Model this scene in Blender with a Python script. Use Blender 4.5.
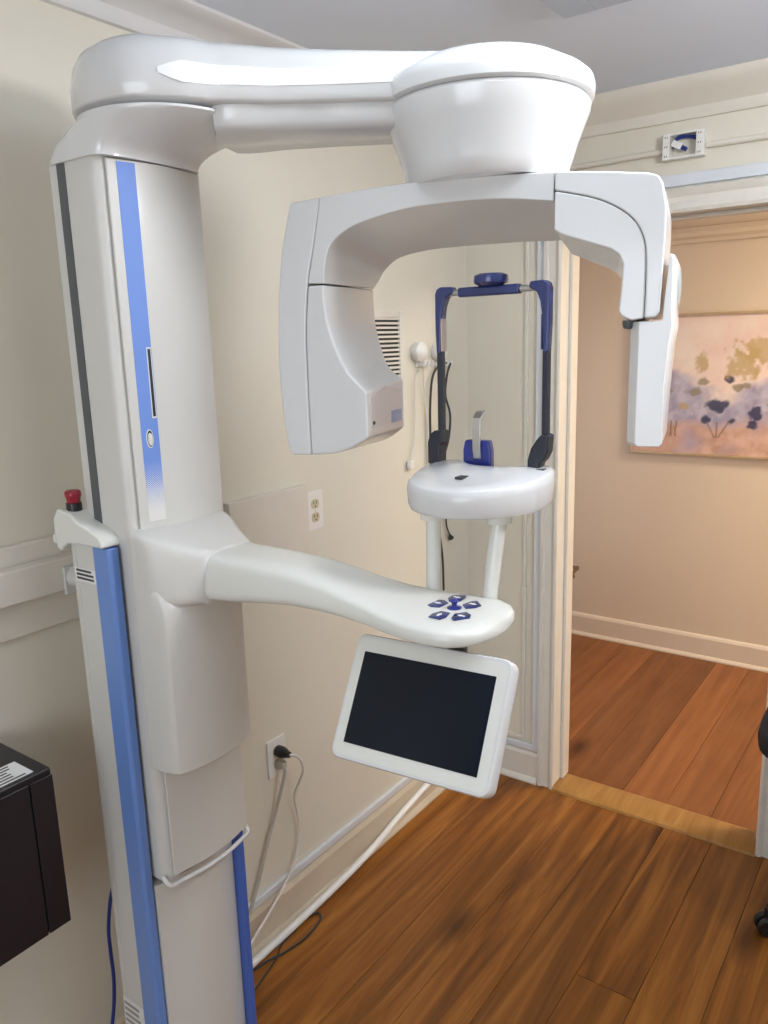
import bpy, bmesh, math, random
from mathutils import Vector, Matrix, noise
random.seed(7)
for o in list(bpy.data.objects): bpy.data.objects.remove(o)
scene = bpy.context.scene
COL = scene.collection
# ------------------------------------------------------------------ camera
F_PX, PITCH, ROLL, YAW = 789.886, 0.212659, 0.0296995, 0.629364
EYE = Vector((0, 0, 1.68))
def cam_axes():
    cp, sp, cr, sr, cy, sy = math.cos(PITCH), math.sin(PITCH), math.cos(ROLL), math.sin(ROLL), math.cos(YAW), math.sin(YAW)
    right = Vector((1, 0, 0)); fwd = Vector((0, cp, -sp)); down = fwd.cross(right)
    rr = right*cr + down*sr; dd = -right*sr + down*cr
    W = Matrix(((cy, -sy, 0), (sy, cy, 0), (0, 0, 1)))
    return W @ rr, W @ dd, W @ fwd
_r, _d, _f = cam_axes()
cd = bpy.data.cameras.new('camera'); cam = bpy.data.objects.new('camera', cd); COL.objects.link(cam)
M = Matrix((( _r.x, -_d.x, -_f.x, EYE.x), (_r.y, -_d.y, -_f.y, EYE.y), (_r.z, -_d.z, -_f.z, EYE.z), (0, 0, 0, 1)))
cam.matrix_world = M
cd.sensor_fit = 'HORIZONTAL'; cd.sensor_width = 36; cd.lens = F_PX/768*36; cd.clip_start = .02
scene.camera = cam
# ------------------------------------------------------------------ world, lights, exposure
w = bpy.data.worlds.new('sky'); scene.world = w; w.use_nodes = True
bg = w.node_tree.nodes['Background']; bg.inputs[0].default_value = (.62, .75, 1, 1); bg.inputs[1].default_value = 1.0
def area(name, loc, rot, sx, sy, power, col):
    l = bpy.data.lights.new(name, 'AREA'); l.shape = 'RECTANGLE'; l.size = sx; l.size_y = sy; l.energy = power; l.color = col
    o = bpy.data.objects.new(name, l); COL.objects.link(o); o.location = loc; o.rotation_euler = rot; return o
area('window_daylight', (-.1, -1.66, 1.5), (math.radians(90), 0, 0), 1.5, 1.2, 22, (.91, .955, 1))
area('troffer_light', (-.482, 1.2, 2.353), (0, 0, 0), .44, 1.05, 2.4, (.80, .90, 1))
area('hall_light', (.45, 3.35, 2.36), (0, 0, 0), .4, .4, 42, (1, .88, .70))
vs = scene.view_settings; vs.view_transform = 'Standard'; vs.look = 'None'; vs.gamma = 1; vs.use_curve_mapping = False
vs.exposure = 0.2
# ------------------------------------------------------------------ helpers
WLOC = {}
def props(o, label=None, cat=None, group=None, kind=None):
    if label: o['label'] = label
    if cat: o['category'] = cat
    if group: o['group'] = group
    if kind: o['kind'] = kind
    return o
def empty(name, loc, label=None, cat=None, group=None, kind=None):
    o = bpy.data.objects.new(name, None); COL.objects.link(o); o.location = loc; o.empty_display_size = .05
    WLOC[o.name] = Vector(loc); return props(o, label, cat, group, kind)
def put(name, me, mats, parent=None, loc=None, smooth=40, bevel=0, seg=3, blim=30):
    if not isinstance(mats, (list, tuple)): mats = [mats]
    for m in mats: me.materials.append(m)
    if loc is None:
        xs = [v.co for v in me.vertices]
        lo = Vector((min(c.x for c in xs), min(c.y for c in xs), min(c.z for c in xs)))
        hi = Vector((max(c.x for c in xs), max(c.y for c in xs), max(c.z for c in xs)))
        loc = Vector(((lo.x+hi.x)/2, (lo.y+hi.y)/2, lo.z))
    me.transform(Matrix.Translation(-loc))
    if smooth:
        for p in me.polygons: p.use_smooth = True
        me.set_sharp_from_angle(angle=math.radians(smooth))
    o = bpy.data.objects.new(name, me); COL.objects.link(o); WLOC[o.name] = Vector(loc)
    if parent: o.parent = parent; o.location = loc - WLOC[parent.name]
    else: o.location = loc
    if bevel:
        b = o.modifiers.new('bevel', 'BEVEL'); b.width = bevel; b.segments = seg; b.limit_method = 'ANGLE'; b.angle_limit = math.radians(blim); b.harden_normals = True
    return o
def raw(verts, faces):
    me = bpy.data.meshes.new('m'); me.from_pydata([tuple(v) for v in verts], [], faces)
    bm = bmesh.new(); bm.from_mesh(me); bmesh.ops.remove_doubles(bm, verts=bm.verts, dist=1e-6); bmesh.ops.recalc_face_normals(bm, faces=bm.faces); bm.to_mesh(me); bm.free()
    return me
def join_raw(parts):
    V, Fs = [], []
    for v, f in parts:
        b = len(V); V += [tuple(x) for x in v]; Fs += [tuple(i+b for i in q) for q in f]
    return V, Fs
def boxvf(lo, hi):
    (a, b, c), (d, e, f) = lo, hi
    return [(a,b,c),(d,b,c),(d,e,c),(a,e,c),(a,b,f),(d,b,f),(d,e,f),(a,e,f)], [(0,3,2,1),(4,5,6,7),(0,1,5,4),(1,2,6,5),(2,3,7,6),(3,0,4,7)]
def box(name, lo, hi, mat, parent=None, bevel=.002, seg=2, **k):
    return put(name, raw(*boxvf(lo, hi)), mat, parent, bevel=bevel, seg=seg, **k)
def loftvf(rings, cap=True, closed=True):
    V = [p for r in rings for p in r]; n = len(rings[0]); Fs = []
    for i in range(len(rings)-1):
        for j in range(n if closed else n-1):
            k = (j+1) % n; Fs.append((i*n+j, i*n+k, (i+1)*n+k, (i+1)*n+j))
    if cap: Fs.append(tuple(range(n))[::-1]); Fs.append(tuple((len(rings)-1)*n+j for j in range(n)))
    return V, Fs
def loft(name, rings, mat, parent=None, **k): return put(name, raw(*loftvf(rings)), mat, parent, **k)
def prism(name, pts, vec, mat, parent=None, **k):
    vec = Vector(vec); a = [Vector(p) for p in pts]; return loft(name, [a, [p+vec for p in a]], mat, parent, **k)
def crom(pts, n=6, closed=False):
    pts = [Vector(p) for p in pts]; out = []; m = len(pts)
    for i in range(m if closed else m-1):
        g = lambda j: pts[j % m] if closed else pts[max(0, min(m-1, j))]
        p0, p1, p2, p3 = g(i-1), g(i), g(i+1), g(i+2)
        for s in range(n):
            t = s/n; out.append(.5*((2*p1)+(p2-p0)*t+(2*p0-5*p1+4*p2-p3)*t*t+(3*p1-p0-3*p2+p3)*t**3))
    if not closed: out.append(pts[-1])
    return out
def tubevf(pts, r, sides=8, flat=1.0):
    pts = [Vector(p) for p in pts]; rings = []; ref = None
    for i, p in enumerate(pts):
        t = (pts[min(i+1, len(pts)-1)]-pts[max(i-1, 0)]).normalized()
        if ref is None: ref = t.orthogonal().normalized()
        ref = (ref-t*ref.dot(t)).normalized(); b = t.cross(ref)
        rr = r[i] if isinstance(r, (list, tuple)) else r
        rings.append([p+(ref*math.cos(a)+b*math.sin(a)*flat)*rr for a in [2*math.pi*k/sides for k in range(sides)]])
    return loftvf(rings)
def tube(name, pts, r, mat, parent=None, n=6, sides=8, **k):
    return put(name, raw(*tubevf(crom(pts, n) if n > 1 else pts, r, sides)), mat, parent, **k)
def lathevf(prof, c, seg=48, axis='z'):
    c = Vector(c); rings = []
    for r, h in prof:
        ring = []
        for k in range(seg):
            a = 2*math.pi*k/seg; x, y = max(r, 1e-5)*math.cos(a), max(r, 1e-5)*math.sin(a)
            ring.append(c+(Vector((x, y, h)) if axis == 'z' else Vector((h, x, y)) if axis == 'x' else Vector((y, h, x))))
        rings.append(ring)
    return loftvf(rings)
def lathe(name, prof, c, mat, parent=None, seg=48, axis='z', **k): return put(name, raw(*lathevf(prof, c, seg, axis)), mat, parent, **k)
# ------------------------------------------------------------------ materials
def mat(name, col, rough=.5, metal=0, coat=0, var=0, vscale=6, bump=0, bscale=200, spec=.5, emit=None, estr=0):
    m = bpy.data.materials.new(name); m.use_nodes = True; nt = m.node_tree; b = nt.nodes['Principled BSDF']
    b.inputs['Base Color'].default_value = (*col, 1); b.inputs['Roughness'].default_value = rough; b.inputs['Metallic'].default_value = metal
    b.inputs['Coat Weight'].default_value = coat; b.inputs['Coat Roughness'].default_value = .08; b.inputs['Specular IOR Level'].default_value = spec
    tc = nt.nodes.new('ShaderNodeTexCoord')
    if var:
        n = nt.nodes.new('ShaderNodeTexNoise'); n.inputs['Scale'].default_value = vscale; n.inputs['Detail'].default_value = 5
        nt.links.new(tc.outputs['Object'], n.inputs['Vector'])
        r = nt.nodes.new('ShaderNodeValToRGB'); r.color_ramp.elements[0].position = .3; r.color_ramp.elements[1].position = .7
        r.color_ramp.elements[0].color = (*[c*(1-var) for c in col], 1); r.color_ramp.elements[1].color = (*[min(1, c*(1+var)) for c in col], 1)
        nt.links.new(n.outputs['Fac'], r.inputs[0]); nt.links.new(r.outputs[0], b.inputs['Base Color'])
    if bump:
        n2 = nt.nodes.new('ShaderNodeTexNoise'); n2.inputs['Scale'].default_value = bscale; n2.inputs['Detail'].default_value = 3
        bp = nt.nodes.new('ShaderNodeBump'); bp.inputs['Strength'].default_value = bump; bp.inputs['Distance'].default_value = .002
        nt.links.new(tc.outputs['Object'], n2.inputs['Vector']); nt.links.new(n2.outputs['Fac'], bp.inputs['Height']); nt.links.new(bp.outputs[0], b.inputs['Normal'])
    if emit: b.inputs['Emission Color'].default_value = (*emit, 1); b.inputs['Emission Strength'].default_value = estr
    return m
WALL = mat('wall_paint', (.71, .675, .575), .55, var=.025, vscale=2.5, bump=.12, bscale=90)
WALLH = mat('hall_paint', (.69, .575, .455), .6, var=.02, vscale=2, bump=.1, bscale=90)
CEIL = mat('ceiling_paint', (.75, .82, .95), .7, var=.02, vscale=2, bump=.06, bscale=60)  # blue cast of the window daylight is put into this colour
TRIM = mat('trim_paint', (.72, .69, .62), .35, var=.03, vscale=14, bump=.05, bscale=60)
TRIMA = mat('rail_paint', (.71, .67, .59), .45, var=.03, vscale=8, bump=.08, bscale=60)
TRIMH = mat('hall_trim_paint', (.70, .60, .50), .4, var=.02, vscale=8)
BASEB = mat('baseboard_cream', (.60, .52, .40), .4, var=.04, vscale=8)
CROWN = mat('crown_paint', (.68, .68, .68), .5, var=.02, vscale=8)
CONDW = mat('conduit_white', (.85, .85, .84), .35, var=.02)
WHITE = mat('white_plastic', (.66, .66, .655), .22, coat=.35, var=.008, vscale=3)
WHITEC = mat('column_white', (.61, .60, .565), .42, coat=.08, var=.008, vscale=3)
IVORY = mat('arm_white', (.70, .70, .65), .26, coat=.25, var=.008, vscale=3)
GAP = mat('dark_gap', (.03, .033, .035), .6, var=.1)
GROOVE = mat('groove_grey', (.085, .095, .10), .45, var=.05)
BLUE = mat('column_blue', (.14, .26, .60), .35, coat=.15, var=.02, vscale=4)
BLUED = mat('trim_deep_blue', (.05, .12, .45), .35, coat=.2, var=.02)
NAVY = mat('navy_plastic', (.022, .035, .14), .25, coat=.3, var=.06, vscale=30)
NAVYD = mat('dark_navy_plastic', (.018, .021, .034), .38, var=.06, vscale=30)
BITE = mat('bite_blue', (.012, .025, .22), .3, coat=.3, var=.06, vscale=30)
STEEL = mat('brushed_steel', (.55, .55, .54), .3, metal=1, var=.06, vscale=60)
BLACK = mat('black_plastic', (.012, .012, .014), .35, var=.1, vscale=30)
SCREEN = mat('screen_glass', (.004, .007, .014), .07, coat=0, spec=.25, var=.1, vscale=2)
RED = mat('red_button', (.30, .012, .03), .35, var=.06, vscale=30)
PLATE = mat('outlet_white', (.80, .79, .76), .3, var=.02, vscale=30)
BEIGE = mat('outlet_beige', (.55, .49, .33), .4, var=.06, vscale=60)
RACE = mat('raceway_white', (.66, .69, .73), .35, var=.03, vscale=10)
CORDW = mat('cord_white', (.72, .70, .65), .4, var=.03, vscale=30)
CORDG = mat('cord_grey', (.45, .43, .38), .45, var=.05, vscale=30)
CORDK = mat('cord_black', (.03, .032, .035), .45, var=.1, vscale=30)
CORDB = mat('cord_blue', (.012, .035, .22), .4, var=.05, vscale=30)
PCM = mat('pc_black', (.010, .010, .014), .35, var=.1, vscale=40, bump=.1, bscale=600)
LABELW = mat('label_white', (.75, .75, .73), .5, var=.03, vscale=60)
INK = mat('label_ink', (.05, .05, .05), .6, var=.05)
GREYTXT = mat('label_grey', (.32, .31, .30), .6, var=.05)
GOLD = mat('gold_frame', (.60, .45, .27), .35, metal=.6, var=.08, vscale=30)
FABK = mat('black_fabric', (.012, .012, .014), .9, var=.2, vscale=80, bump=.5, bscale=700)
VENTB = mat('vent_frame', (.50, .56, .66), .5, var=.03, vscale=20)
GLOW = mat('lamp_diffuser', (.9, .9, .9), .5, emit=(.80, .90, 1), estr=2.2)
DKWOOD = mat('hall_wood', (.12, .065, .03), .4, var=.3, vscale=25)
LENS = mat('grey_green_cover', (.30, .34, .34), .25, coat=.3, var=.03)
def wood(name, c1, c2, c3, rough=.3):
    m = bpy.data.materials.new(name); m.use_nodes = True; nt = m.node_tree; b = nt.nodes['Principled BSDF']; b.inputs['Specular IOR Level'].default_value = .35; L = nt.links.new
    tc = nt.nodes.new('ShaderNodeTexCoord'); oi = nt.nodes.new('ShaderNodeObjectInfo')
    mp = nt.nodes.new('ShaderNodeMapping'); mp.inputs['Scale'].default_value = (14, .8, 14)
    ofs = nt.nodes.new('ShaderNodeVectorMath'); ofs.operation = 'SCALE'; ofs.inputs[0].default_value = (37, 91, 13); L(oi.outputs['Random'], ofs.inputs['Scale'])
    add = nt.nodes.new('ShaderNodeVectorMath'); add.operation = 'ADD'; L(tc.outputs['Object'], add.inputs[0]); L(ofs.outputs[0], add.inputs[1]); L(add.outputs[0], mp.inputs['Vector'])
    n = nt.nodes.new('ShaderNodeTexNoise'); n.inputs['Scale'].default_value = 1.6; n.inputs['Detail'].default_value = 8; n.inputs['Roughness'].default_value = .62; n.inputs['Distortion'].default_value = .8; L(mp.outputs[0], n.inputs['Vector'])
    r = nt.nodes.new('ShaderNodeValToRGB'); e = r.color_ramp.elements; e[0].position = .28; e[0].color = (*c1, 1); e[1].position = .72; e[1].color = (*c3, 1); k = e.new(.5); k.color = (*c2, 1); L(n.outputs['Fac'], r.inputs[0])
    # knots
    mp2 = nt.nodes.new('ShaderNodeMapping'); mp2.inputs['Scale'].default_value = (6, 2.2, 6); L(add.outputs[0], mp2.inputs['Vector'])
    v = nt.nodes.new('ShaderNodeTexVoronoi'); v.voronoi_dimensions = '2D'; v.inputs['Scale'].default_value = .42; L(mp2.outputs[0], v.inputs['Vector'])
    kr = nt.nodes.new('ShaderNodeValToRGB'); kr.color_ramp.elements[0].position = .02; kr.color_ramp.elements[0].color = (.22, .17, .15, 1); kr.color_ramp.elements[1].position = .12; kr.color_ramp.elements[1].color = (1, 1, 1, 1); L(v.outputs['Distance'], kr.inputs[0])
    mx = nt.nodes.new('ShaderNodeMix'); mx.data_type = 'RGBA'; mx.blend_type = 'MULTIPLY'; mx.inputs['Factor'].default_value = .85; L(r.outputs[0], mx.inputs['A']); L(kr.outputs[0], mx.inputs['B'])
    hs = nt.nodes.new('ShaderNodeHueSaturation'); mr = nt.nodes.new('ShaderNodeMapRange'); mr.inputs['To Min'].default_value = .80; mr.inputs['To Max'].default_value = 1.22; L(oi.outputs['Random'], mr.inputs[0]); L(mr.outputs[0], hs.inputs['Value']); L(mx.outputs['Result'], hs.inputs['Color'])
    L(hs.outputs[0], b.inputs['Base Color'])
    n3 = nt.nodes.new('ShaderNodeTexNoise'); n3.inputs['Scale'].default_value = 5; n3.inputs['Detail'].default_value = 6; L(tc.outputs['Object'], n3.inputs['Vector'])
    rr = nt.nodes.new('ShaderNodeMapRange'); rr.inputs['To Min'].default_value = rough-.08; rr.inputs['To Max'].default_value = rough+.18; L(n3.outputs['Fac'], rr.inputs[0]); L(rr.outputs[0], b.inputs['Roughness'])
    bp = nt.nodes.new('ShaderNodeBump'); bp.inputs['Strength'].default_value = .12; bp.inputs['Distance'].default_value = .002; L(n.outputs['Fac'], bp.inputs['Height']); L(bp.outputs[0], b.inputs['Normal'])
    return m
WOOD = wood('floor_plank_wood', (.095, .029, .005), (.225, .078, .012), (.39, .155, .028))
WOODH = wood('hall_plank_wood', (.16, .055, .017), (.22, .080, .024), (.28, .11, .036), .36)
WOODT = wood('threshold_wood', (.26, .12, .03), (.36, .18, .05), (.45, .24, .075), .3)
# ------------------------------------------------------------------ room shell
XA, YB, ZC, YH = -1.47, 2.565, 2.39, 4.13
XR, YF = 1.7, -1.75
DL, DR, DT = -1.10, -.39, 2.03     # door opening
WT = .13
S = 'structure'
def struct(name, vf, m, **k): return props(put(name, raw(*vf), m, **k), kind=S)
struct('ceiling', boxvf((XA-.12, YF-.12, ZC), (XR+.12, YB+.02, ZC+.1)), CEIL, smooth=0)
struct('ceiling', boxvf((-2.4, YB+.03, ZC+.02), (1.2, YH+.1, ZC+.1)), WALLH, smooth=0)
struct('wall_left', boxvf((XA-.12, YF-.12, 0), (XA, YB, ZC)), WALL, smooth=0)
struct('wall_back', join_raw([boxvf((XA-.12, YB, 0), (DL-.02, YB+WT, ZC)), boxvf((DL-.02, YB, DT+.02), (DR+.02, YB+WT, ZC)), boxvf((DR+.02, YB, 0), (XR+.12, YB+WT, ZC))]), WALL, smooth=0)
struct('wall_right', boxvf((XR, YF-.12, 0), (XR+.12, YB, ZC)), WALL, smooth=0)
wx0, wx1, wz0, wz1 = -.85, .65, .9, 2.1
struct('wall_front', join_raw([boxvf((XA, YF-.12, 0), (wx0, YF, ZC)), boxvf((wx1, YF-.12, 0), (XR, YF, ZC)), boxvf((wx0, YF-.12, 0), (wx1, YF, wz0)), boxvf((wx0, YF-.12, wz1), (wx1, YF, ZC))]), WALL, smooth=0)
struct('wall_hall_back', boxvf((-2.4, YH, 0), (1.2, YH+.1, ZC+.02)), WALLH, smooth=0)
struct('wall_hall_left', boxvf((-2.4, YB+WT, 0), (-2.3, YH, ZC+.02)), WALLH, smooth=0)
struct('wall_hall_right', boxvf((1.1, YB+WT, 0), (1.2, YH, ZC+.02)), WALLH, smooth=0)
win = empty('window_1', ((wx0+wx1)/2, YF-.06, wz0), kind=S)
for lo, hi in (((wx0, YF-.1, wz0), (wx0+.06, YF-.02, wz1)), ((wx1-.06, YF-.1, wz0), (wx1, YF-.02, wz1)), ((wx0+.06, YF-.1, wz0), (wx1-.06, YF-.02, wz0+.06)), ((wx0+.06, YF-.1, wz1-.06), (wx1-.06, YF-.02, wz1)), ((wx0+.06, YF-.09, 1.47), (wx1-.06, YF-.03, 1.52)), ((-.12, YF-.085, wz0+.06), (-.08, YF-.035, 1.47)), ((-.12, YF-.085, 1.52), (-.08, YF-.035, wz1-.06))):
    box('window_frame', lo, hi, TRIM, win)
# pane: thin clear glass
gm = bpy.data.materials.new('window_glass'); gm.use_nodes = True; nt = gm.node_tree; nt.nodes.clear()
o_ = nt.nodes.new('ShaderNodeOutputMaterial'); mx = nt.nodes.new('ShaderNodeMixShader'); tr = nt.nodes.new('ShaderNodeBsdfTransparent'); gl = nt.nodes.new('ShaderNodeBsdfGlossy'); gl.inputs['Roughness'].default_value = .02
mx.inputs[0].default_value = .06; nt.links.new(tr.outputs[0], mx.inputs[1]); nt.links.new(gl.outputs[0], mx.inputs[2]); nt.links.new(mx.outputs[0], o_.inputs[0])
for x0, x1 in ((wx0+.06, -.12), (-.08, wx1-.06)):
    for z0, z1 in ((wz0+.06, 1.47), (1.52, wz1-.06)): box('pane', (x0, YF-.065, z0), (x1, YF-.06, z1), gm, win, bevel=0)
# floor: slab and planks
fl = empty('floor', (0, .5, -.06), kind=S)
box('subfloor', (XA-.12, YF-.12, -.06), (XR+.12, YB+.05, -.021), GAP, fl, bevel=0)
box('subfloor', (-2.4, YB+.05, -.06), (1.2, YH+.1, -.021), GAP, fl, bevel=0)
pm = {}
def plank(x, y0, y1, wd, m, dz=0):
    key = (round(wd, 3), round(y1-y0, 2), m.name)
    if key not in pm:
        L = y1-y0; bm = bmesh.new(); V, Fs = boxvf((-wd/2+.0005, -L/2+.0005, 0), (wd/2-.0005, L/2-.0005, .02))
        vs_ = [bm.verts.new(v) for v in V]; [bm.faces.new([vs_[i] for i in f]) for f in Fs]
        bmesh.ops.recalc_face_normals(bm, faces=bm.faces)
        bmesh.ops.bevel(bm, geom=[e for e in bm.edges if all(v.co.z > .015 for v in e.verts)], offset=.0009, segments=1, affect='EDGES')
        me = bpy.data.meshes.new('plank'); bm.to_mesh(me); bm.free(); me.materials.append(m); pm[key] = me
    o = bpy.data.objects.new('plank', pm[key]); COL.objects.link(o); o.parent = fl; o.location = Vector((x, (y0+y1)/2, -.02+dz))-WLOC['floor']; return o
PW = .158
n = int(math.ceil((XR-XA)/PW))
for i in range(n):
    x = XA+PW*(i+.5); cuts = [YF]
    j = random.choice((.55, .85, 1.15, 1.45, 1.75, 2.0)) if i not in (2, 3) else 1.0
    if i % 3 != 1: cuts.append(j)
    else: cuts += [-.4]
    cuts.append(YB)
    for a, b in zip(cuts, cuts[1:]): plank(x, a, b, PW, WOOD, random.uniform(-.0006, .0006))
for i in range(int((1.1+2.3)/PW)+1):
    plank(-2.3+PW*(i+.5), YB+WT-.03, YH, PW, WOODH, random.uniform(-.0006, .0006))
# door trim
casing = empty('trim_1', ((DL+DR)/2, YB, 0), kind=S)
def casing_side(x_in, s):   # s=-1 left of the opening; moulded vertical board
    prof = [(0, 0), (0, -.024), (.008, -.028), (.016, -.024), (.020, -.018), (.045, -.020), (.050, -.026), (.062, -.026), (.064, -.016), (.064, 0)]
    return [(x_in+s*a, YB+b, 0) for a, b in prof]
for x_in, s in ((DL, -1), (DR, 1)):
    pts = casing_side(x_in, s); prism('casing_board', pts, (0, 0, DT), TRIM, casing, smooth=30)
prof = [(0, 0), (-.024, 0), (-.028, .010), (-.022, .020), (-.016, .028), (-.018, .045), (-.026, .055), (-.030, .066), (-.016, .074), (0, .074)]
prism('head_casing', [(DL-.064, YB+a, DT+b) for a, b in prof], (DR-DL+.128, 0, 0), TRIM, casing, smooth=30)
for x0, x1 in ((DL-.02, DL), (DR, DR+.02)): box('jamb_board', (x0, YB, 0), (x1, YB+WT, DT), TRIM, casing)
box('jamb_board', (DL-.02, YB, DT), (DR+.02, YB+WT, DT+.02), TRIM, casing)
box('door_stop', (DL, YB+.045, 0), (DL+.012, YB+.085, DT-.012), TRIM, casing); box('door_stop', (DR-.012, YB+.045, 0), (DR, YB+.085, DT-.012), TRIM, casing)
box('door_stop', (DL, YB+.045, DT-.012), (DR, YB+.085, DT), TRIM, casing)
th = [(YB-.035, 0), (YB-.030, .008), (YB-.005, .016), (YB+.075, .018), (YB+.10, .010), (YB+.105, 0)]
props(prism('trim_2', [(DL-.0, y, z) for y, z in th], (DR-DL, 0, 0), WOODT, smooth=25), kind=S)
# crown mouldings
cpA = [(0, 2.322), (.010, 2.324), (.016, 2.335), (.018, 2.352), (.030, 2.366), (.052, 2.374), (.072, 2.377), (.082, 2.384), (.084, 2.39), (0, 2.39)]
props(prism('trim_3', [(XA+a, YF, z) for a, z in cpA], (0, YB-YF, 0), CROWN, smooth=30), kind=S)
cpB = [(0, 2.288), (.010, 2.288), (.014, 2.296), (.016, 2.318), (.034, 2.338), (.050, 2.352), (.062, 2.366), (.070, 2.378), (.072, 2.39), (0, 2.39)]
props(prism('trim_4', [(XA, YB-a, z) for a, z in cpB], (XR-XA, 0, 0), TRIMA, smooth=30), kind=S)
# wainscot cap boards on the left wall
tr5 = empty('trim_5', (XA, 0, 1.1), kind=S)
box('backing_board', (XA, YF, 1.130), (XA+.016, 1.10, 1.314), TRIMA, tr5, bevel=.003)
box('rail_board', (XA+.016, YF, 1.208), (XA+.05, .99, 1.276), TRIMA, tr5, bevel=.004)
# baseboards
def baseb(name, pts, vec, m): return props(prism(name, pts, vec, m, smooth=25), kind=S)
bp_ = [(0, 0), (.030, 0), (.030, .008), (.022, .018), (.016, .020), (.016, .110), (.010, .122), (0, .128)]
baseb('baseboard_left', [(XA+a, YF, z) for a, z in bp_], (0, YB-YF, 0), BASEB)
baseb('baseboard_back', [(XA, YB-a, z) for a, z in bp_], (DL-.066-XA, 0, 0), TRIM)
baseb('baseboard_back', [(DR+.066, YB-a, z) for a, z in bp_], (XR-DR-.066, 0, 0), TRIM)
baseb('baseboard_hall_back', [(-2.3, YH-a, z) for a, z in bp_], (3.4, 0, 0), TRIMH)
baseb('trim_6', [(-2.3, YH-a, z) for a, z in [(0, 2.10), (.02, 2.10), (.025, 2.115), (.012, 2.13), (.012, 2.15), (.03, 2.17), (0, 2.175)]], (3.4, 0, 0), WALLH)
# ------------------------------------------------------------------ dental x-ray machine
MX = empty('dental_xray_machine', (-1.24, .94, 0), 'white dental panoramic x-ray machine with blue column stripes and a C-shaped rotating head', 'x-ray machine')
CY0, CY1 = .833, 1.028
# --- fixed stand
st = box('column_stand', (-1.31, .807, .0), (-1.295, 1.056, 1.335), WHITEC, MX, bevel=.004)
st['label'] = 'white fixed lower column'
box('side_panel', (-1.295, .807, .0), (-1.238, .829, 1.335), WHITEC, st, bevel=.003)
box('side_panel', (-1.295, 1.031, .0), (-1.234, 1.047, 1.335), WHITEC, st, bevel=.003)
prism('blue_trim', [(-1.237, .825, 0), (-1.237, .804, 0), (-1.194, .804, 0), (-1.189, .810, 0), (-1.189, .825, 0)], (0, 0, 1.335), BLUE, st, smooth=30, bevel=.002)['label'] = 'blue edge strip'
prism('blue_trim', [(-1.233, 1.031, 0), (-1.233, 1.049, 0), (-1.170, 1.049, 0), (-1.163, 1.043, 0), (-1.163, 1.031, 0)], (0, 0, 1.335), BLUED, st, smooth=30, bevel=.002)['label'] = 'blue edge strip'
cur = [(-1.186+.016*math.sin(math.pi*k/12), .828+.202*k/12) for k in range(13)]
prism('lower_panel', [(a, b, .004) for a, b in cur]+[(-1.225, 1.030, .004), (-1.225, .828, .004)], (0, 0, .64), WHITEC, st, smooth=30)
box('rating_label', (-1.308, .8062, .20), (-1.24, .8072, .345), LABELW, st, bevel=0)
for k in range(9):
    box('rating_print', (-1.304, .8056, .212+k*.0145), (-1.246-random.uniform(0, .02), .8063, .219+k*.0145), GREYTXT, st, bevel=0)
box('rating_label', (-1.302, .8062, 1.262), (-1.237, .8072, 1.288), LABELW, st, bevel=0)
for k in range(3): box('rating_print', (-1.297, .8056, 1.266+k*.0075), (-1.243-random.uniform(0, .012), .8063, 1.270+k*.0075), INK, st, bevel=0)
# wall bracket between stand and rail
wb = tube('wall_bracket', [(-1.42, .875, 1.235), (-1.36, .875, 1.235), (-1.308, .875, 1.235)], .022, WHITEC, MX, n=1, sides=20)
box('bracket_plate', (-1.4195, .85, 1.20), (-1.412, .90, 1.258), WHITEC, wb)
# emergency stop housing
side = [(-1.337, 1.345), (-1.336, 1.378), (-1.322, 1.397), (-1.284, 1.392), (-1.262, 1.378), (-1.225, 1.367), (-1.202, 1.357), (-1.193, 1.346), (-1.193, 1.337), (-1.262, 1.337), (-1.298, 1.334), (-1.312, 1.326), (-1.320, 1.316), (-1.333, 1.322)]
eh = prism('emergency_stop_housing', [(x, .794, z) for x, z in side], (0, .042, 0), IVORY, MX, bevel=.006, seg=3)
box('hook', (-1.354, .80, 1.328), (-1.336, .815, 1.345), IVORY, eh)
c = (-1.300, .818, -.013)
lathe('button_collar', [(0, 1.402), (.014, 1.402), (.014, 1.420), (.012, 1.421), (0, 1.421)], c, BLACK, eh, seg=24)
lathe('emergency_stop_button', [(0, 1.420), (.012, 1.420), (.0125, 1.428), (.0145, 1.433), (.0145, 1.440), (.012, 1.443), (0, 1.444)], c, RED, eh, seg=24)['label'] = 'red emergency stop push button'
# --- telescopic column
def rrect(x0, x1, y0, y1, rf, n=5):   # rounded on the front (x1) corners
    out = [(x0, y0)]
    for k in range(n+1): a = -math.pi/2+k/n*math.pi/2; out.append((x1-rf+rf*math.cos(a), y0+rf+rf*math.sin(a)))
    for k in range(n+1): a = k/n*math.pi/2; out.append((x1-rf+rf*math.cos(a), y1-rf+rf*math.sin(a)))
    return out+[(x0, y1)]
tcb = prism('telescopic_column', [(x, y, .66) for x, y in rrect(-1.284, -1.158, CY0, CY1, .022)], (0, 0, 1.325), WHITEC, MX, smooth=35)
box('side_groove', (-1.262, CY0-.0012, 1.34), (-1.240, CY0+.004, 1.985), GROOVE, tcb, bevel=0)['label'] = 'dark grey side groove'
fy0, fy1 = .850, 1.0455
def front(y, b=.014): return -1.152+b*math.sin(math.pi*(y-fy0)/(fy1-fy0))
NP = 14
ys = [fy0+(fy1-fy0)*k/NP for k in range(NP+1)]
fp = prism('front_panel', [(front(y), y, .668) for y in ys]+[(-1.157, fy1, .668), (-1.157, fy0, .668)], (0, 0, 1.315), WHITEC, tcb, smooth=35, bevel=.002)
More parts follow.
